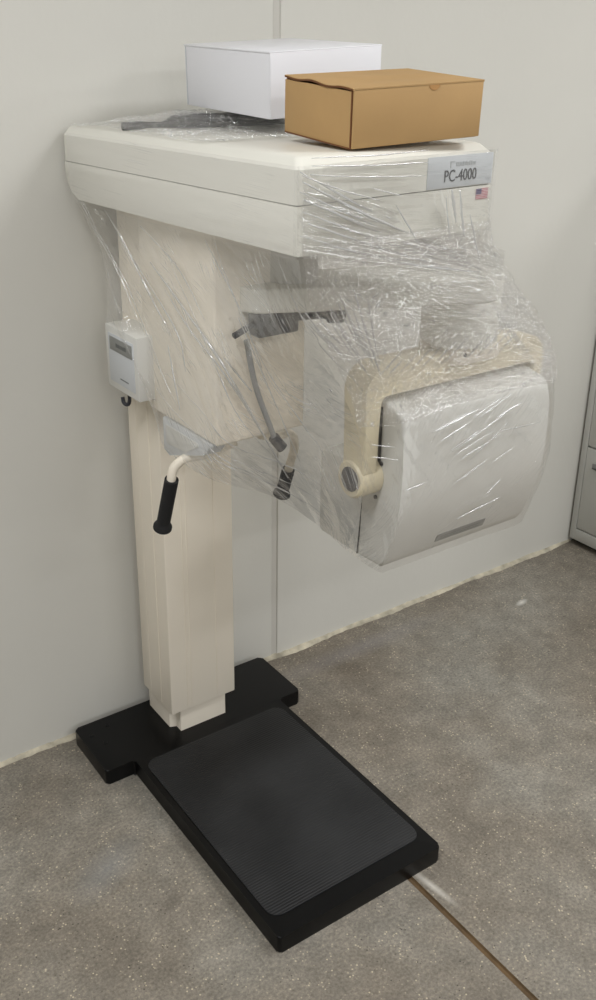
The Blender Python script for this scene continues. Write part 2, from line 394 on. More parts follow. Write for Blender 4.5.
# ------------------------------------------------------------------ the x-ray machine
MC = root('dental_xray_machine', (0, 0, 0), label='tall cream panoramic dental x-ray machine on a black T-shaped floor base, wrapped in clear film', cat='x-ray machine')
MC.location = (.982, -.35, 0)
OFF = Vector((-.982, .35, 0))
def sh(o):  # mesh built in world coordinates -> local of the machine
    o.data.transform(Matrix.Translation(OFF)); return o
T = .041
def base():
    o = [(.699, -.214), (.774, -.214), (.773, -.824), (1.196, -.824), (1.196, -.214), (1.263, -.214), (1.263, -.027), (.699, -.027)]
    pl = prism('base_plate', rounded(o, [.008, .006, .008, .010, .006, .008, .010, .010], 5), 'z', 0.0, T, M['black'], MC, .004, 3); sh(pl)
    m_ = prism('rubber_mat', rounded([(.788, -.236), (.788, -.781), (1.180, -.781), (1.180, -.236)], .028, 8), 'z', T-.001, T+.0022, M['ribs'], MC, .0009, 2); sh(m_)
    for x, y in ((.725, -.075), (.742, -.118), (.775, -.06)):
        b = cyl('bolt_head', (x, y, T-.001), (x, y, T+.0015), .0055, M['black'], MC, 16, .0006); sh(b)
base()
def column():
    # inner mast, stepped section
    pts = [(.903, -.045), (.903, -.154), (.919, -.160), (.919, -.183), (1.050, -.183), (1.050, -.160), (1.061, -.154), (1.061, -.045)]
    sh(prism('inner_mast', rounded(pts, .002, 2), 'z', T-.0005, .40, M['cream'], MC, 0))
    # outer sleeve: front body and narrower rear body with a vertical reveal between
    pts = [(.8915, -.042), (.8915, -.083), (.894, -.085), (.8905, -.087), (.8905, -.193), (1.073, -.193), (1.073, -.087), (1.069, -.085), (1.072, -.083), (1.072, -.042)]
    bm_pts = rounded(pts, [.003, 0, 0, 0, .003, .003, 0, 0, 0, .003], 3)
    sh(prism('outer_sleeve', bm_pts, 'z', .108, 1.34, M['cream'], MC, .0012, 2))
    for x in (.935, .947, 1.02):   # shallow extrusion ridges down the face
        sh(box('face_ridge', x, x+.002, -.1942, -.192, .113, .93, M['cream'], MC, .0004))
    sh(box('side_ridge', .8893, .892, -.142, -.140, .113, .93, M['cream'], MC, .0004))
column()
def carriage():
    x0, x1 = .860, 1.062
    c = sh(box('carriage', x0, x1, -.485, -.2, .926, 1.334, M['cream'], MC, .006, 3))
    # wedge bracket below that carries the handles
    pr = [(-.274, .924), (-.274, .852), (-.30, .846), (-.44, .895), (-.47, .924)]
    br = sh(prism('handle_bracket', rounded([(y, z) for y, z in pr], .003, 3), 'x', .858, .895, M['panel'], MC, .003, 2))
    ip = prism('side_panel', rounded([(-.29, .912), (-.29, .870), (-.37, .878), (-.42, .905), (-.42, .912)], .003, 3), 'x', .8565, .8595, M['white'], br, .0006); ip.data.transform(Matrix.Translation(OFF))
carriage()
def label_box():
    b = sh(box('control_box', .824, .8895, -.242, -.098, .950, 1.085, M['white'], MC, .0022, 2))
    # pale face panel on the left-facing side
    f = box('face_panel', .8228, .8245, -.228, -.112, .965, 1.070, M['panel'], b, .0008); f.data.transform(Matrix.Translation(OFF))
    g = box('header_label', .8220, .8230, -.222, -.120, 1.035, 1.064, M['grey_label'], b, .0003); g.data.transform(Matrix.Translation(OFF))
    bm = bmesh.new()
    random.seed(3); y = -.150
    while y > -.196:
        wd = random.uniform(.002, .005); add_box(bm, .8216, .8222, y-wd, y, 1.0455, 1.0525+random.uniform(0, .002)); y -= wd+.0012
    h = bm_obj('header_print', bm, M['mid_label'], b); h.data.transform(Matrix.Translation(OFF))
    bm = bmesh.new(); y = -.162
    while y > -.200:
        wd = random.uniform(.0015, .004); add_box(bm, .8224, .8230, y-wd, y, .978, .9805); y -= wd+.001
    h = bm_obj('footer_print', bm, M['mid_label'], b); h.data.transform(Matrix.Translation(OFF))
    # small J hook underneath
    bm = bmesh.new(); tube('', [(.842, -.158, .953), (.842, -.158, .925), (.840, -.150, .915), (.838, -.138, .917), (.838, -.134, .928)], .0042, None, n=6, seg=8, bm=bm)
    k = bm_obj('hook', bm, M['darkgrey'], b, .8); k.data.transform(Matrix.Translation(OFF))
label_box()
def handles():
    for s in (-1, 1):
        c = .985; X = lambda d: c+s*d
        pts = [(X(.03), -.40, .890), (X(.06), -.392, .878), (X(.095), -.38, .868), (X(.125), -.362, .861), (X(.146), -.353, .843), (X(.152), -.350, .820), (X(.1525), -.345, .80)]
        h = sh(tube('handle', pts, .0095, M['cream'], MC, 8, 20))
        g0, g1 = ((X(.152), -.3505, .817), (X(.153), -.300, .682)) if s < 0 else ((X(.1525), -.327, .755), (X(.153), -.300, .682))
        g0, g1 = Vector(g0), Vector(g1); d = (g1-g0)
        def rr(t): return .0145 if t < .86 else (.0150+.005*min(1, (t-.86)/.05) if t < .97 else .0195-.006*(t-.97)/.03)
        pts = [g0+d*(k/24) for k in range(25)]
        if s > 0:
            tb = tube('handle_tube', [(X(.1525), -.345, .80), (X(.1525), -.335, .777), (X(.153), -.315, .72)], .0095, M['cream'], h, 4, 20); tb.data.transform(Matrix.Translation(OFF))
        g = tube('grip', pts, rr, M['grip'], h, 1, 28); g.data.transform(Matrix.Translation(OFF))
handles()
def head():
    # local frame: origin at the front-left lower corner, x along the front, y to the wall
    r = bpy.data.objects.new('overhead_housing', None)
    bpy.data.objects.remove(r)
    th = .0466; A = Matrix.Translation(Vector((.833, -.768, 0))+OFF) @ Matrix.Rotation(th, 4, 'Z')
    W, L = .4145, .756
    def fin(o):
        for v in o.data.vertices: v.co.y -= .022*v.co.x/W*max(0, v.co.y/L)**4   # the back edge lies flat along the wall
        o.data.transform(A); return o
    # upper shell: chamfered lid
    bm = bmesh.new()
    lay = [(1.4065, 0, 0), (1.456, 0, 0), (1.470, .012, .016), (1.4725, .018, .022)]
    rings = []
    for z, ix, iy in lay:
        q = rounded([(ix, iy), (W-ix, iy), (W-ix, L-iy*.2), (ix, L-iy*.2)], .009, 4)
        rings.append([bm.verts.new((x, y, z)) for x, y in q])
    for a, b in zip(rings, rings[1:]):
        n = len(a)
        for k in range(n): bm.faces.new((a[k], a[(k+1) % n], b[(k+1) % n], b[k]))
    bm.faces.new(rings[0][::-1]); bm.faces.new(rings[-1])
    up = fin(bm_obj('upper_housing', bm, M['offwhite'], MC, .5))
    # lower shell: rear lower edge sweeps up
    pr = [(0, 1.3325), (0, 1.405), (L, 1.405), (L, 1.385), (L-.006, 1.365), (L-.022, 1.347), (L-.05, 1.3335)]
    lo = fin(prism('lower_housing', pr, 'x', 0, W, M['offwhite'], MC, .0025, 2, .6))
    bm = bmesh.new(); add_box(bm, .003, W-.003, .003, L-.003, 1.404, 1.4075); fin(bm_obj('seam_gasket', bm, M['dark'], MC))
    # nameplate
    pl = fin(box('nameplate', .262, W-.001, -.0012, .002, 1.4075, 1.457, M['plate_grey'], up, .0004))
    fin(text('model_lettering', 'PC-4000', .0265, frame((.337, -.0016, 1.4250), (1, 0, 0), (0, 0, 1)), M['letter'], pl, .0004, .82))
    bm = bmesh.new(); random.seed(11); x = .326
    add_box(bm, .3125, .3142, -.0018, -.0011, 1.438, 1.4485); add_box(bm, .3142, .322, -.0018, -.0011, 1.4468, 1.4485)
    while x < .372:
        wd = random.uniform(.0016, .0036); add_box(bm, x, x+wd, -.0018, -.0011, 1.4405, 1.4455+random.uniform(0, .002)); x += wd+.0013
    fin(bm_obj('faded_lettering', bm, M['faint'], pl))
    # flag sticker on the lower shell
    fx0, fx1, fz0, fz1 = W-.036, W-.007, 1.3835, 1.4005
    fl = fin(box('flag_sticker', fx0, fx1, -.0010, .001, fz0, fz1, M['flag_white'], lo, .0002))
    bm = bmesh.new(); h = (fz1-fz0)/13
    for k in range(0, 13, 2): add_box(bm, fx0, fx1, -.0013, -.0009, fz0+k*h, fz0+(k+1)*h)
    fin(bm_obj('flag_stripes', bm, M['flag_red'], fl))
    fin(box('flag_canton', fx0, fx0+.0125, -.0016, -.0009, fz1-7*h, fz1, M['flag_blue'], fl, 0))
head()
def arm():
    # rotating arm under the housing: slab with rounded ends, hub, and drop cylinder
    x0, x1, y0, r = .93, 1.336, -.615, .077
    pts = [(x0, y0-r)]
    for k in range(17): t = -math.pi/2+math.pi*k/16; pts.append((x1+r*math.cos(t), y0+r*math.sin(t)))
    pts += [(x0, y0+r)]
    for k in range(1, 16): t = math.pi/2+math.pi*k/16; pts.append((x0+.04*math.cos(t), y0+r*math.sin(t)))
    ca, sa = math.cos(-.40), math.sin(-.40)
    pts = [(x1+(x-x1)*ca-(y-y0)*sa, y0+(x-x1)*sa+(y-y0)*ca) for x, y in pts]
    a = sh(prism('rotating_arm', pts, 'z', 1.180, 1.224, M['offwhite'], MC, .005, 3))
    hub = cyl('rotation_hub', (1.03, -.48, 1.222), (1.03, -.48, 1.336), .05, M['white'], MC, 48, .003); sh(hub)
    collar = cyl('bearing_ring', (1.06, -.590, 1.316), (1.06, -.590, 1.336), .095, M['darkgrey'], MC, 48, .003); sh(collar)
    c = cyl('drop_cylinder', (1.336, -.615, 1.092), (1.336, -.615, 1.1785), .0745, M['offwhite'], MC, 56, .002); sh(c)
    c = sh(box('yoke_mount', 1.278, 1.400, -.672, -.56, 1.055, 1.0905, M['cream'], MC, .012, 4))
    s = cyl('set_screw', (1.300, -.674, 1.079), (1.300, -.670, 1.079), .004, M['dark'], c, 12, .0004); s.data.transform(Matrix.Translation(OFF))
    # counter end with dark cassette clamp, behind the film
    cb = sh(box('cassette_clamp', .925, 1.015, -.530, -.492, 1.136, 1.1805, M['darkgrey'], MC, .006, 3))
    t = tube('clamp_knob', [(1.01, -.512, 1.160), (1.07, -.512, 1.155), (1.125, -.512, 1.148)], lambda t: .007 if t < .70 else .0155, M['darkgrey'], cb, 6, 18); t.data.transform(Matrix.Translation(OFF))
    t = tube('clamp_lever', [(.928, -.51, 1.160), (.892, -.52, 1.152), (.878, -.522, 1.148)], .006, M['darkgrey'], cb, 6, 12); t.data.transform(Matrix.Translation(OFF))
    k = sh(tube('chin_rest_rod', [(.915, -.505, 1.13), (.935, -.503, 1.04), (.975, -.498, .94), (.985, -.495, .915)], .0055, M['rod'], MC, 8, 14))
    kb = tube('rod_knob', [(.98, -.498, .925), (.99, -.500, .91), (.998, -.503, .90)], .011, M['darkgrey'], k, 4, 18); kb.data.transform(Matrix.Translation(OFF))
arm()
def yoke():
    # inverted U bar, cream; outline in x,z extruded in y
    xl, xr, zt, zb = 1.078, 1.547, 1.081, .873; t = .036
    yc0, yc1 = -.652, -.588
    outer = [(xl, zb), (xl, zt), (xr, zt), (xr, zb)]
    tb = .056; inner = [(xr-.022, zb), (xr-.022, zt-tb), (xl+t, zt-tb), (xl+t, zb)]
    pts = rounded(outer+inner, [0, .050, .050, 0, 0, .014, .018, 0], 10)
    y = sh(prism('yoke', pts, 'y', yc0, yc1, M['cream_yoke'], MC, .006, 3, .5))
    for s, x0, x1 in ((-1, xl-.004, 1.131), (1, 1.518, xr+.004)):
        c = cyl('pivot_boss', (x0, -.617, .856), (x1, -.617, .856), .038, M['cream_yoke'], y, 56, .004); c.data.transform(Matrix.Translation(OFF))
        a, b = (x0-.0025, x0+.004) if s < 0 else (x1-.004, x1+.0025)
        c = cyl('pivot_cap', (a, -.619, .858), (b, -.619, .858), .0245, M['slate'], y, 40, .001); c.data.transform(Matrix.Translation(OFF))
yoke()
def tube_head():
    x0, x1 = 1.128, 1.521
    pr = [(-.583, .661), (-.652, .664)]
    pr += [tuple(v[:2]) for v in spline([(-.660, .670, 0), (-.681, .725, 0), (-.700, .795, 0), (-.706, .87, 0), (-.703, .975, 0)], 4)]
    pr += [(-.698, .988), (-.690, .998), (-.678, 1.003), (-.630, 1.013), (-.612, 1.008), (-.594, .80)]
    f = sh(prism('tube_head_cover', pr, 'x', x0, x1, M['white'], MC, .010, 4, .5))
    pr = [(-.585, .661), (-.594, .80), (-.600, .865), (-.46, .853), (-.452, .84), (-.452, .672), (-.46, .663)]
    b = sh(prism('tube_head_body', pr, 'x', x0+.0015, x1-.0015, M['white'], MC, .006, 3, .5))
    s = prism('cover_seam', [(-.5815, .6635), (-.5925, .80), (-.5985, .862), (-.6005, .862), (-.5945, .80), (-.5835, .6635)], 'x', x0+.0008, x1-.0008, M['dark'], b, 0); s.data.transform(Matrix.Translation(OFF))
    # label strip low on the curved front
    def yf(z):
        P = spline([(-.660, .670, 0), (-.681, .725, 0), (-.700, .795, 0), (-.706, .87, 0)], 12)
        for a, c in zip(P, P[1:]):
            if a.y <= z <= c.y: return a.x+(c.x-a.x)*(z-a.y)/(c.y-a.y)
        return -.66
    def strip(name, xa, xb, za, zb, m, par, off):
        bm = bmesh.new(); pv = None
        for k in range(7):
            z = za+(zb-za)*k/6; y = yf(z)-off
            r = [bm.verts.new((xa, y, z)), bm.verts.new((xb, y, z)), bm.verts.new((xb, y+off+.001, z)), bm.verts.new((xa, y+off+.001, z))]
            if pv:
                for i in range(4): bm.faces.new((pv[i], pv[(i+1) % 4], r[(i+1) % 4], r[i]))
            else: bm.faces.new(r)
            pv = r
        bm.faces.new(pv[::-1]); o = bm_obj(name, bm, m, par); o.data.transform(Matrix.Translation(OFF)); return o
    lb = strip('warning_label', 1.262, 1.398, .688, .708, M['grey_label'], f, .0012)
    random.seed(5); x = 1.274
    bm = bmesh.new()
    while x < 1.385:
        wd = random.uniform(.003, .008)
        for z in (.693, .699): add_box(bm, x, x+wd, yf(z)-.0020, yf(z)-.0010, z, z+.003)
        x += wd+.002
    o = bm_obj('label_print', bm, M['mid_label'], lb); o.data.transform(Matrix.Translation(OFF))
    for y, z in ((-.6465, .887), (-.6340, .812)):
        c = cyl('side_screw', (x0-.003, y, z), (x0+.002, y, z), .0042, M['dark'], f, 14, .0006); c.data.transform(Matrix.Translation(OFF))
    c = box('gap_shade_strip', x0-.0015, x0+.001, -.643, -.636, .86, 1.0, M['dark'], f, .0003); c.data.transform(Matrix.Translation(OFF))  # dark strip painted in for the shadow between yoke leg and cover
tube_head()

# ------------------------------------------------------------------ cartons on top
def card_edges(bm, *bars):
    for b in bars: add_box(bm, *b)
def white_carton():
    r = root('white_carton', (1.003, -.45, 1.500), (math.radians(2.4), math.radians(-2.6), 0),
             label='plain white cardboard carton sitting on the wrapped machine top, behind the brown box', cat='box')
    L, W, H = .247, .29, .110
    box('carton_body', 0, L, .0015, W, 0, H-.003, M['carton'], r, .0015)
    box('lid', -.0012, L+.0012, -.001, W+.001, H-.0034, H, M['carton'], r, .0012)
    bm = bmesh.new()  # front tuck flap down the front face and side flap edges
    add_box(bm, .0008, L-.0008, -.0012, .0016, 0.0005, H-.003, .0005); bm_obj('front_flap', bm, M['carton'], r, .6)
    bm = bmesh.new(); add_box(bm, -.0008, .0004, W-.006, W-.0048, .002, H-.004); bm_obj('side_flap_edge', bm, M['faint'], r)
white_carton()
def cardboard_box():
    r = root('cardboard_box', (.952, -.742, 1.4755), (math.radians(3.8), math.radians(-2.0), -.07),
             label='brown kraft cardboard box on the front of the machine top, its lid tucked in', cat='box')
    L, W, H = .246, .195, .086; t = .003
    # body as tray walls
    bm = bmesh.new(); add_box(bm, t, L-t, t, W-t, 0, t, 0); add_box(bm, t, L-t, W-t, W, 0, H-t); add_box(bm, L-t, L, t*1.2, W, 0, H-t, .0008)
    add_box(bm, 0, t, .006, W, .0, H-t-.0015, .0008); bm_obj('tray', bm, M['kraft'], r, .6)
    box('front_panel', .0, L, -.001, t-.0002, .001, H-.001, M['kraft'], r, .0009)
    # lid slightly lifted, with a bowed left edge
    bm = bmesh.new(); N = 24; rows = []
    for k in range(N+1):
        y = -.001+(W+.001)*k/N
        z = H+.0018*math.sin(k*.55)*(.4+.6*math.sin(math.pi*k/N))+.0015*k/N
        rows.append([bm.verts.new((x, y, zz)) for x, zz in ((-.001, z-t), (L+.001, H-t), (L+.001, H), (-.001, z))])
    for a, b in zip(rows, rows[1:]):
        for i in range(4): bm.faces.new((a[i], a[(i+1) % 4], b[(i+1) % 4], b[i]))
    bm.faces.new(rows[0]); bm.faces.new(rows[-1][::-1]); lid = bm_obj('lid', bm, M['kraft'], r, .6)
    # dark corrugated cut edges
    bm = bmesh.new(); pv = None
    for k in range(N+1):
        y = .002+(W-.004)*k/N; z = H+.0018*math.sin(k*.55)*(.4+.6*math.sin(math.pi*k/N))+.0015*k/N
        q = [bm.verts.new(p) for p in ((-.0019, y, z-t-.0003), (-.0008, y, z-t-.0003), (-.0008, y, z-.0008), (-.0019, y, z-.0008))]
        if pv:
            for i in range(4): bm.faces.new((pv[i], pv[(i+1) % 4], q[(i+1) % 4], q[i]))
        pv = q
    bm_obj('lid_cut_edge', bm, M['kraft_edge'], lid)
    bm = bmesh.new(); add_box(bm, -.0012, .0006, .0030, .0056, .001, H-.004); add_box(bm, -.0012, .0004, .004, W-.002, -.0003, .0016); bm_obj('tray_cut_edge', bm, M['kraft_edge'], r)
    # thumb notch in the front top edge
    bm = bmesh.new(); q = [bm.verts.new((.148+.010*math.cos(a), -.0017, H-.0025-.0075*math.sin(a))) for a in [math.pi*k/12 for k in range(13)]]
    q2 = [bm.verts.new((v.co.x, -.0008, v.co.z)) for v in q]
    bm.faces.new(q); bm.faces.new(q2[::-1])
    for i in range(13): bm.faces.new((q[i], q2[i], q2[(i+1) % 13], q[(i+1) % 13]))
    bm_obj('thumb_notch', bm, mat('kraft_inside', srgb(186, 140, 86), .8), r)
cardboard_box()

# ------------------------------------------------------------------ cable bundle lying on top under the film
def cable():
    bm = bmesh.new(); random.seed(2)
    c = Vector((1.06, -.21, 1.480))
    for k in range(4):
        pts = []
        for i in range(15):
            t = 2*math.pi*i/14+k*.4; rx = .115-.012*k; ry = .030+.006*(k % 3)
            pts.append(c+Vector((rx*math.cos(t)-ry*math.sin(t)*.6, ry*math.sin(t)*1.6-.2*rx*math.cos(t), .0036*k+.001*math.sin(3*t))))
        tube('', pts, .0055, None, n=4, seg=8, bm=bm, cap=True)
    tube('', [c+Vector(p) for p in ((.10, .0, .0), (.03, -.03, 0), (-.08, -.02, 0), (-.16, .01, .001), (-.215, .02, 0))], lambda t: .0055 if t < .8 else .0075, None, n=6, seg=10, bm=bm)
    o = bm_obj('cable_bundle', bm, M['rubber'], None, .8)
    o['label'] = 'dark bundled cable lying under crumpled film on the machine top, left of the white box'; o['category'] = 'cable'
    return o
cable()

# ------------------------------------------------------------------ stretch film
FW = root('stretch_wrap', (1.0, -.45, 1.0), label='clear crinkled stretch film wound around the machine head and tube unit', cat='plastic wrap')
FOFF = Vector((-1.0, .45, -1.0))
def cat_interp(vals, t):
    n = len(vals)-1; x = min(max(t, 0), 1)*n; i = min(int(x), n-1); f = x-i
    a = vals[max(i-1, 0)]; b = vals[i]; c = vals[i+1]; d = vals[min(i+2, n)]
    if i-1 < 0: a = 2*b-c
    if i+2 > n: d = 2*c-b
    return .5*((2*b)+(c-a)*f+(2*a-5*b+4*c-d)*f*f+(3*b-a-3*c+d)*f**3)
def net(name, cols, nu, nv, m, amp, su, sv, ang, seed, fine=.0, edge_keep=True):
    """cols: list of columns, each a list of 3-D points (top to bottom)."""
    cols = [[Vector(p) for p in c] for c in cols]
    G = []
    for i in range(nu+1):
        s = i/nu; G.append([])
        rows = [cat_interp([c[r] for c in cols], s) for r in range(len(cols[0]))]
        for j in range(nv+1): G[-1].append(cat_interp(rows, j/nv))
    # arc-length-like uv in metres
    UL = sum((G[i+1][nv//2]-G[i][nv//2]).length for i in range(nu)); VL = sum((G[nu//2][j+1]-G[nu//2][j]).length for j in range(nv))
    ca, sa = math.cos(ang), math.sin(ang); V = []
    for i in range(nu+1):
        for j in range(nv+1):
            du = G[min(i+1, nu)][j]-G[max(i-1, 0)][j]; dv = G[i][min(j+1, nv)]-G[i][max(j-1, 0)]
            n = du.cross(dv); n = n.normalized() if n.length > 1e-12 else Vector((0, -1, 0))
            u, v = i/nu*UL, j/nv*VL; a, b = u*ca-v*sa, u*sa+v*ca
            h = noise.noise((a*su, b*sv, seed))+.5*noise.noise((a*su*2.3, b*sv*1.7, seed+5))+fine*noise.noise((u*90, v*90, seed+9))
            e = 1
            if edge_keep: e = min(1, 8*(j/nv), 8*(1-j/nv)+.2)
            V.append(G[i][j]+n*(h*amp*e)+FOFF)
    F = [(i*(nv+1)+j, (i+1)*(nv+1)+j, (i+1)*(nv+1)+j+1, i*(nv+1)+j+1) for i in range(nu) for j in range(nv)]
    me = bpy.data.meshes.new(name); me.from_pydata(V, [], F); uvl = me.uv_layers.new(name='UVMap')
    for li, lp in enumerate(me.loops):
        k = lp.vertex_index; i, j = divmod(k, nv+1); uvl.data[li].uv = (i/nu*UL, j/nv*VL)
    o = link(name, me, m, FW, True); return o, G
th = .0466
def hp(x, y, z):  # point given in the housing's own frame
    return (.833+x*math.cos(th)-y*math.sin(th), -.768+x*math.sin(th)+y*math.cos(th), z)
e = .004
# 1. tight film round the housing (left side, front, right side)
cols = []
for x, y in ((-e, .73), (-e, .5), (-e, .25), (-e, .03), (-e, -.001), (.002, -e), (.03, -e), (.14, -e), (.27, -e), (.39, -e), (.4145, -e+.001), (.4145+e, .03), (.4145+e, .35), (.4145+e, .72)):
    cols.append([hp(x, y, 1.462), hp(x, y, 1.43), hp(x, y, 1.39), hp(x, y, 1.35), hp(x, y, 1.329)])
net('housing_film', cols, 420, 50, FILM_H, .0011, 8, 90, 0, 3, .2)
# 2. draped curtain: housing bottom edge down to column, handles and tube head
D = [
 [hp(-e, .735, 1.345), (.822, -.03, 1.300), (.850, -.035, 1.255), (.856, -.04, 1.19), (.853, -.055, 1.13), (.842, -.07, 1.088), (.830, -.085, 1.082)],
 [hp(-e, .66, 1.329), (.815, -.10, 1.27), (.834, -.11, 1.21), (.835, -.13, 1.15), (.825, -.17, 1.10), (.819, -.22, 1.05), (.845, -.262, .95)],
 [hp(-e, .54, 1.329), (.822, -.22, 1.25), (.838, -.235, 1.17), (.845, -.245, 1.09), (.850, -.262, 1.00), (.853, -.275, .93), (.853, -.285, .862)],
 [hp(-e, .38, 1.329), (.828, -.37, 1.24), (.838, -.37, 1.16), (.848, -.40, 1.07), (.850, -.43, .98), (.850, -.45, .91), (.862, -.455, .850)],
 [hp(-e, .22, 1.329), (.836, -.52, 1.24), (.845, -.51, 1.15), (.855, -.515, 1.05), (.866, -.515, .96), (.905, -.505, .88), (.975, -.490, .80)],
 [hp(-e, .08, 1.329), (.852, -.66, 1.24), (.882, -.63, 1.15), (.925, -.60, 1.05), (.965, -.57, .95), (1.02, -.53, .83), (1.085, -.49, .71)],
 [hp(.002, -e, 1.329), (.882, -.73, 1.24), (.935, -.71, 1.15), (1.00, -.685, 1.06), (1.058, -.665, .95), (1.085, -.64, .80), (1.118, -.56, .665)],
 [hp(.07, -e, 1.329), (.945, -.745, 1.24), (1.00, -.73, 1.16), (1.060, -.700, 1.08), (1.078, -.690, .99), (1.116, -.700, .82), (1.122, -.655, .659)],
 [hp(.15, -e, 1.329), (1.02, -.745, 1.25), (1.07, -.735, 1.17), (1.118, -.715, 1.08), (1.132, -.708, .995), (1.150, -.717, .82), (1.150, -.668, .660)],
 [hp(.24, -e, 1.329), (1.11, -.735, 1.26), (1.18, -.728, 1.18), (1.22, -.722, 1.09), (1.24, -.714, 1.006), (1.25, -.717, .82), (1.25, -.668, .660)],
 [hp(.34, -e, 1.329), (1.22, -.730, 1.26), (1.30, -.718, 1.18), (1.36, -.716, 1.09), (1.38, -.714, 1.006), (1.38, -.717, .82), (1.38, -.668, .660)],
 [hp(.41, -e, 1.329), (1.30, -.715, 1.26), (1.405, -.690, 1.18), (1.470, -.70, 1.09), (1.510, -.710, 1.000), (1.525, -.712, .82), (1.521, -.668, .661)],
 [hp(.4185, .06, 1.329), (1.36, -.66, 1.26), (1.450, -.620, 1.18), (1.535, -.64, 1.09), (1.558, -.66, 1.000), (1.556, -.64, .83), (1.53, -.62, .672)],
 [hp(.4185, .22, 1.329), (1.36, -.50, 1.26), (1.450, -.530, 1.18), (1.535, -.57, 1.09), (1.558, -.57, 1.000), (1.556, -.55, .83), (1.53, -.53, .672)],
]
A_, GD = net('draped_film', D[:7], 300, 260, FILM, .0042, 26, 3.0, .45, 11, .18)
B_, GB = net('tube_head_film', D[6:], 260, 260, FILM_B, .0030, 34, 8.0, .8, 13, .25)
# 3. second crumpled layer over the arm end and yoke
Cn = []
for k in range(6, 14):
    c = D[k]; Cn.append([Vector(c[0])+Vector((0, -.006, .02)), Vector(c[1])+Vector((.0, -.013, 0)), Vector(c[2])+Vector((.004, -.015, 0)), Vector(c[3])+Vector((.004, -.013, .0)), (Vector(c[4])+Vector((.003, -.008, 0)) if k > 6 else Vector(c[3]).lerp(Vector(c[4]), .6)+Vector((0, -.009, 0)))])
net('crumpled_film', Cn, 340, 170, FILM_C, .0060, 30, 14, .9, 23, .5)
Fn = []
for k in range(9):
    q = k/8*.93; zt = 1.437+(1.262-1.437)*q**1.1; zb = 1.334+(1.212-1.334)*q
    x = .838+(1.385-.838)*q; y = -.777+(-.695+.777)*q**1.3
    Fn.append([(x, y-.004*math.sin(math.pi*q), zt+(zb-zt)*j/4) for j in range(5)])
net('fan_film', Fn, 260, 70, FILM_N, .0016, 120, 3, 1.5708, 41, .1)
# 4. crumpled film on the top under the cartons
Tn = []
for y in (.74, .70, .66, .61, .56, .50, .43, .35, .26):
    row = []
    for x in (.01, .06, .11, .16, .21, .26, .31, .37):
        bump = .0245*min(1, 1.5*math.exp(-((x-.22)/.13)**2-((y-.56)/.12)**2))+.012*math.exp(-((x-.06)/.04)**2-((y-.60)/.05)**2)
        row.append(hp(x, y, 1.4765+bump))
    Tn.append(row)
net('top_film', Tn, 200, 170, FILM_T, .0035, 40, 14, .3, 31, .6, False)
# 5. white ropes of bunched film, also standing in for bright glints
def surf(s, t): # point on the drape; s runs 0..1 over both sheets
    s = min(max(s, 0), 1); g, q = (GD, s/(6/13)) if s < 6/13 else (GB, (s-6/13)/(7/13))
    return g[int(q*(len(g)-1))][int(min(max(t, 0), 1)*260)]
def fold(st0, st1, wd, seed, out=.006):
    bm = bmesh.new(); N = 40; pv = None
    for k in range(N+1):
        t = k/N; s_, t_ = st0[0]+(st1[0]-st0[0])*t, st0[1]+(st1[1]-st0[1])*t
        p = surf(s_, t_); q = surf(s_+.004, t_); pq = surf(s_, min(1, t_+.01)); pm = surf(s_, max(0, t_-.01))
        n = ((q-p).cross(pq-pm)); n = n.normalized() if n.length > 0 else Vector((0, -1, 0))
        d = (surf(st1[0], st1[1])-surf(st0[0], st0[1])).normalized(); side = d.cross(n).normalized()
        a = noise.noise((t*6, seed, 0))*2.5; w_ = wd*(.35+.65*math.sin(math.pi*min(1, max(0, t*.96+.02))))*(1+.4*noise.noise((t*12, seed, 4)))
        v = side*math.cos(a)+n*math.sin(a)
        c = p+n*(out+.002*noise.noise((t*9, seed, 8)))+FOFF
        r = [bm.verts.new(c+v*w_*math.cos(k_*math.pi/4)+v.cross(d)*w_*.55*math.sin(k_*math.pi/4)) for k_ in range(8)]
        if pv:
            for i in range(8): bm.faces.new((pv[i], pv[(i+1) % 8], r[(i+1) % 8], r[i]))
        else: bm.faces.new(r)
        pv = r
    bm.faces.new(pv[::-1]); return bm_obj('film_fold_glint', bm, FILM_F, FW, 2.5)
FOLDS = [((.03, .02), (.16, .60), .0012), ((.05, .0), (.19, .72), .0014), ((.12, .0), (.22, .5), .001), ((.24, .15), (.37, .80), .0012),
         ((.31, .02), (.44, .85), .0014), ((.41, .02), (.50, .50), .0012), ((.18, .6), (.45, .86), .0012), ((.15, .72), (.40, .96), .0012), ((.22, .85), (.46, .97), .0011), ((.28, .8), (.46, .93), .0010)]
for i, (a, b, wd) in enumerate(FOLDS): fold(a, b, wd, i*1.7)
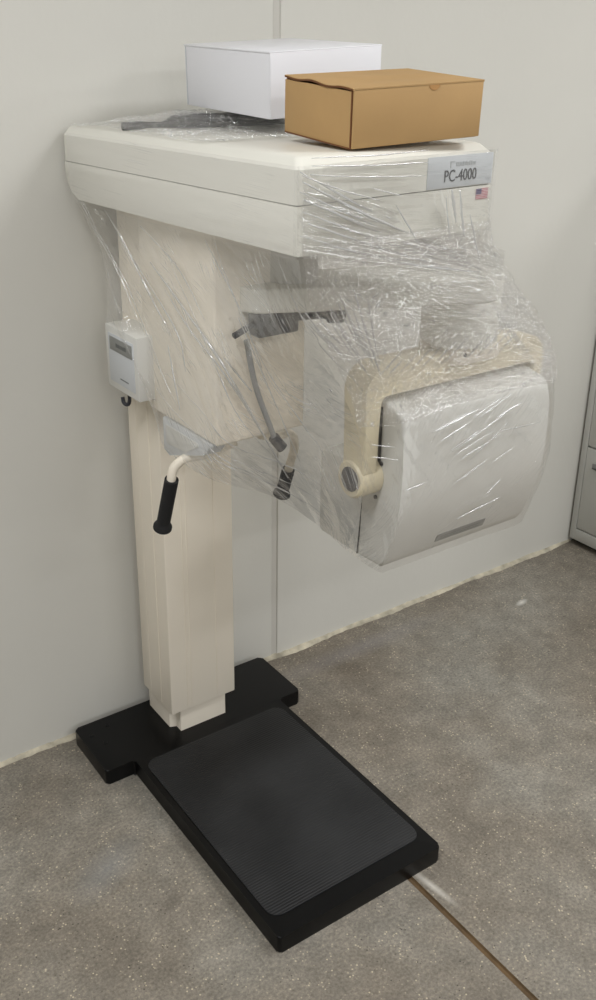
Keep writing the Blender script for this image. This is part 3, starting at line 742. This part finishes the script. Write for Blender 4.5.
# strands of bunched film whose white colour stands in for highlight streaks and glints
GLINT_STRANDS = [
    ([(1.184, -0.717, 0.961), (1.273, -0.717, 0.98)], 0.0007),
    ([(1.198, -0.717, 0.961), (1.305, -0.717, 0.984)], 0.0012),
    ([(1.208, -0.717, 0.938), (1.284, -0.717, 0.961)], 0.0011),
    ([(1.237, -0.717, 0.913), (1.318, -0.717, 0.941)], 0.0008),
    ([(1.242, -0.717, 0.909), (1.386, -0.717, 0.961)], 0.0009),
    ([(1.247, -0.717, 0.901), (1.349, -0.717, 0.928)], 0.0009),
    ([(1.264, -0.717, 0.888), (1.371, -0.717, 0.917)], 0.0011),
    ([(1.293, -0.717, 0.881), (1.385, -0.717, 0.936)], 0.0012),
    ([(1.249, -0.717, 0.839), (1.343, -0.717, 0.872)], 0.0007),
    ([(1.261, -0.717, 0.841), (1.332, -0.717, 0.865)], 0.0006),
    ([(1.128, -0.717, 0.858), (1.18, -0.717, 0.861)], 0.0012),
    ([(1.27, -0.717, 0.76), (1.386, -0.717, 0.775)], 0.0009),
    ([(1.349, -0.717, 0.795), (1.385, -0.717, 0.816)], 0.0011),
    ([(1.353, -0.717, 0.86), (1.411, -0.717, 0.879)], 0.0006),
    ([(1.37, -0.717, 0.923), (1.484, -0.717, 0.918)], 0.0009),
    ([(1.291, -0.717, 0.969), (1.369, -0.717, 0.996)], 0.0011),
    ([(1.307, -0.717, 0.965), (1.393, -0.717, 0.997)], 0.0008),
    ([(1.358, -0.717, 0.955), (1.423, -0.717, 0.973)], 0.0013),
    ([(1.053, -0.7, 0.961), (1.1, -0.712, 0.95)], 0.0009),
    ([(1.057, -0.7, 0.937), (1.109, -0.712, 0.922)], 0.0009),
    ([(0.825, -0.786, 1.456), (1.012, -0.755, 1.371), (1.238, -0.725, 1.272)], 0.0016),
    ([(0.83, -0.786, 1.442), (1.029, -0.755, 1.355), (1.269, -0.725, 1.254)], 0.002),
    ([(0.825, -0.786, 1.429), (1.022, -0.755, 1.35), (1.259, -0.725, 1.259)], 0.0012),
    ([(0.834, -0.786, 1.417), (1.019, -0.755, 1.344), (1.239, -0.725, 1.261)], 0.0022),
    ([(0.83, -0.786, 1.401), (1.012, -0.755, 1.335), (1.227, -0.725, 1.263)], 0.0014),
    ([(0.841, -0.786, 1.383), (1.008, -0.755, 1.325), (1.203, -0.725, 1.262)], 0.0018),
    ([(0.827, -0.786, 1.367), (0.985, -0.755, 1.316), (1.168, -0.725, 1.263)], 0.001),
    ([(0.879, -0.786, 1.428), (0.992, -0.755, 1.38), (1.116, -0.725, 1.331)], 0.001),
    ([(0.907, -0.786, 1.404), (1.061, -0.755, 1.344), (1.237, -0.725, 1.279)], 0.0016),
    ([(0.829, -0.786, 1.451), (0.905, -0.778, 1.425), (0.989, -0.768, 1.402)], 0.001),
    ([(0.845, -0.786, 1.474), (0.96, -0.778, 1.47), (1.086, -0.768, 1.47)], 0.001),
    ([(0.846, -0.786, 1.463), (0.958, -0.778, 1.456), (1.083, -0.768, 1.452)], 0.0012),
    ([(0.843, -0.786, 1.451), (0.955, -0.778, 1.44), (1.079, -0.768, 1.432)], 0.001),
    ([(1.021, -0.786, 1.307), (1.138, -0.755, 1.278), (1.265, -0.725, 1.251)], 0.0014),
    ([(0.882, -0.786, 1.347), (0.995, -0.755, 1.315), (1.12, -0.725, 1.285)], 0.0012),
    ([(1.135, -0.772, 1.407), (1.157, -0.765, 1.353)], 0.0022),
    ([(1.153, -0.772, 1.405), (1.177, -0.765, 1.329)], 0.0018),
    ([(1.123, -0.772, 1.398), (1.146, -0.765, 1.325)], 0.001),
    ([(1.019, -0.772, 1.393), (1.08, -0.765, 1.324)], 0.001),
    ([(0.969, -0.772, 1.422), (1.036, -0.765, 1.404)], 0.0009),
    ([(1.18, -0.772, 1.364), (1.22, -0.765, 1.281)], 0.001),
    ([(0.881, -0.728, 1.234), (0.925, -0.715, 1.19), (0.973, -0.7, 1.151)], 0.0014),
    ([(0.873, -0.728, 1.23), (0.934, -0.715, 1.175), (1.0, -0.7, 1.123)], 0.0008),
    ([(0.886, -0.728, 1.222), (0.937, -0.715, 1.175), (0.992, -0.7, 1.133)], 0.0008),
    ([(0.9, -0.728, 1.234), (0.94, -0.715, 1.191), (0.984, -0.7, 1.152)], 0.001),
    ([(0.93, -0.728, 1.233), (0.986, -0.715, 1.159), (1.047, -0.7, 1.084)], 0.0007),
    ([(0.928, -0.728, 1.217), (0.978, -0.715, 1.159), (1.032, -0.7, 1.103)], 0.0009),
    ([(0.93, -0.728, 1.226), (0.972, -0.715, 1.177), (1.016, -0.7, 1.131)], 0.0013),
    ([(0.931, -0.728, 1.236), (0.98, -0.715, 1.174), (1.034, -0.7, 1.114)], 0.0008),
    ([(0.943, -0.728, 1.245), (0.979, -0.715, 1.195), (1.018, -0.7, 1.147)], 0.0012),
    ([(0.95, -0.728, 1.249), (0.99, -0.715, 1.188), (1.033, -0.7, 1.13)], 0.0012),
    ([(0.949, -0.728, 1.253), (0.992, -0.715, 1.189), (1.038, -0.7, 1.127)], 0.0006),
    ([(0.967, -0.728, 1.229), (1.005, -0.715, 1.17), (1.047, -0.7, 1.114)], 0.0007),
    ([(0.974, -0.728, 1.232), (1.013, -0.715, 1.166), (1.056, -0.7, 1.103)], 0.0013),
    ([(0.978, -0.728, 1.254), (1.02, -0.715, 1.172), (1.065, -0.7, 1.091)], 0.001),
    ([(0.977, -0.728, 1.258), (1.02, -0.715, 1.174), (1.067, -0.7, 1.091)], 0.0012),
    ([(1.005, -0.728, 1.246), (1.033, -0.715, 1.176), (1.064, -0.7, 1.107)], 0.001),
    ([(1.057, -0.705, 1.089), (1.095, -0.722, 1.134)], 0.0009),
    ([(1.082, -0.705, 1.089), (1.096, -0.722, 1.117)], 0.0011),
    ([(1.108, -0.705, 1.088), (1.147, -0.722, 1.135)], 0.0007),
    ([(1.134, -0.705, 1.088), (1.17, -0.722, 1.132)], 0.0009),
    ([(1.16, -0.705, 1.088), (1.189, -0.722, 1.127)], 0.0008),
    ([(1.186, -0.705, 1.087), (1.225, -0.722, 1.133)], 0.001),
    ([(1.214, -0.705, 1.087), (1.256, -0.722, 1.136)], 0.0009),
    ([(1.241, -0.705, 1.086), (1.253, -0.722, 1.114)], 0.0007),
    ([(1.269, -0.705, 1.086), (1.289, -0.722, 1.119)], 0.001),
    ([(1.298, -0.705, 1.085), (1.355, -0.722, 1.145)], 0.0011),
    ([(1.326, -0.705, 1.085), (1.38, -0.722, 1.142)], 0.0011),
    ([(1.356, -0.705, 1.084), (1.38, -0.722, 1.121)], 0.0011),
    ([(1.329, -0.7, 1.187), (1.421, -0.68, 1.066)], 0.0008),
    ([(1.341, -0.7, 1.174), (1.439, -0.68, 1.057)], 0.0008),
    ([(1.354, -0.7, 1.161), (1.458, -0.68, 1.048)], 0.0008),
    ([(1.366, -0.7, 1.147), (1.476, -0.68, 1.038)], 0.0008),
    ([(1.379, -0.7, 1.134), (1.495, -0.68, 1.029)], 0.0008),
    ([(0.846, -0.275, 1.24), (0.846, -0.38, 1.188), (0.862, -0.515, 1.09), (0.996, -0.525, 0.845)], 0.0022),
    ([(0.846, -0.331, 1.197), (0.846, -0.422, 1.141), (0.877, -0.515, 1.055), (0.987, -0.523, 0.863)], 0.0014),
    ([(0.882, -0.53, 1.182), (0.928, -0.535, 1.076), (1.02, -0.53, 0.875)], 0.0012),
    ([(0.861, -0.515, 1.109), (0.916, -0.52, 1.036)], 0.0016),
    ([(0.82, -0.173, 1.304), (0.842, -0.219, 1.231), (0.846, -0.368, 1.128), (0.846, -0.401, 1.055)], 0.0014),
    ([(0.828, -0.181, 1.289), (0.846, -0.261, 1.18), (0.846, -0.329, 1.129)], 0.0012),
    ([(0.846, -0.334, 1.091), (0.846, -0.372, 0.97)], 0.0013),
    ([(0.83, -0.272, 1.309), (0.844, -0.388, 1.249), (0.845, -0.478, 1.172)], 0.001),
    ([(0.842, -0.49, 1.315), (0.883, -0.535, 1.197), (0.928, -0.535, 1.084)], 0.001),
]
def glint_strand(pts, r, seed):
    P = [Vector(p)+FOFF for p in pts]
    if len(P) == 2: P.insert(1, (P[0]+P[1])/2)
    bm = bmesh.new()
    f = lambda t: r*(.25+.75*math.sin(math.pi*min(.98, max(.02, t)))**.6)*(1+.5*noise.noise((t*9, seed, 2)))
    tube('', P, f, None, n=10, seg=6, bm=bm)
    bmesh.ops.recalc_face_normals(bm, faces=bm.faces)
    for v in bm.verts:
        q = noise.noise_vector(v.co*45+Vector((seed, 0, 0))); v.co += q*.0008
    o = bm_obj('film_fold_glint', bm, FILM_F, FW, 2.5)
    return o
for i, (pts, r) in enumerate(GLINT_STRANDS): glint_strand(pts, r*1.15, i*1.3)
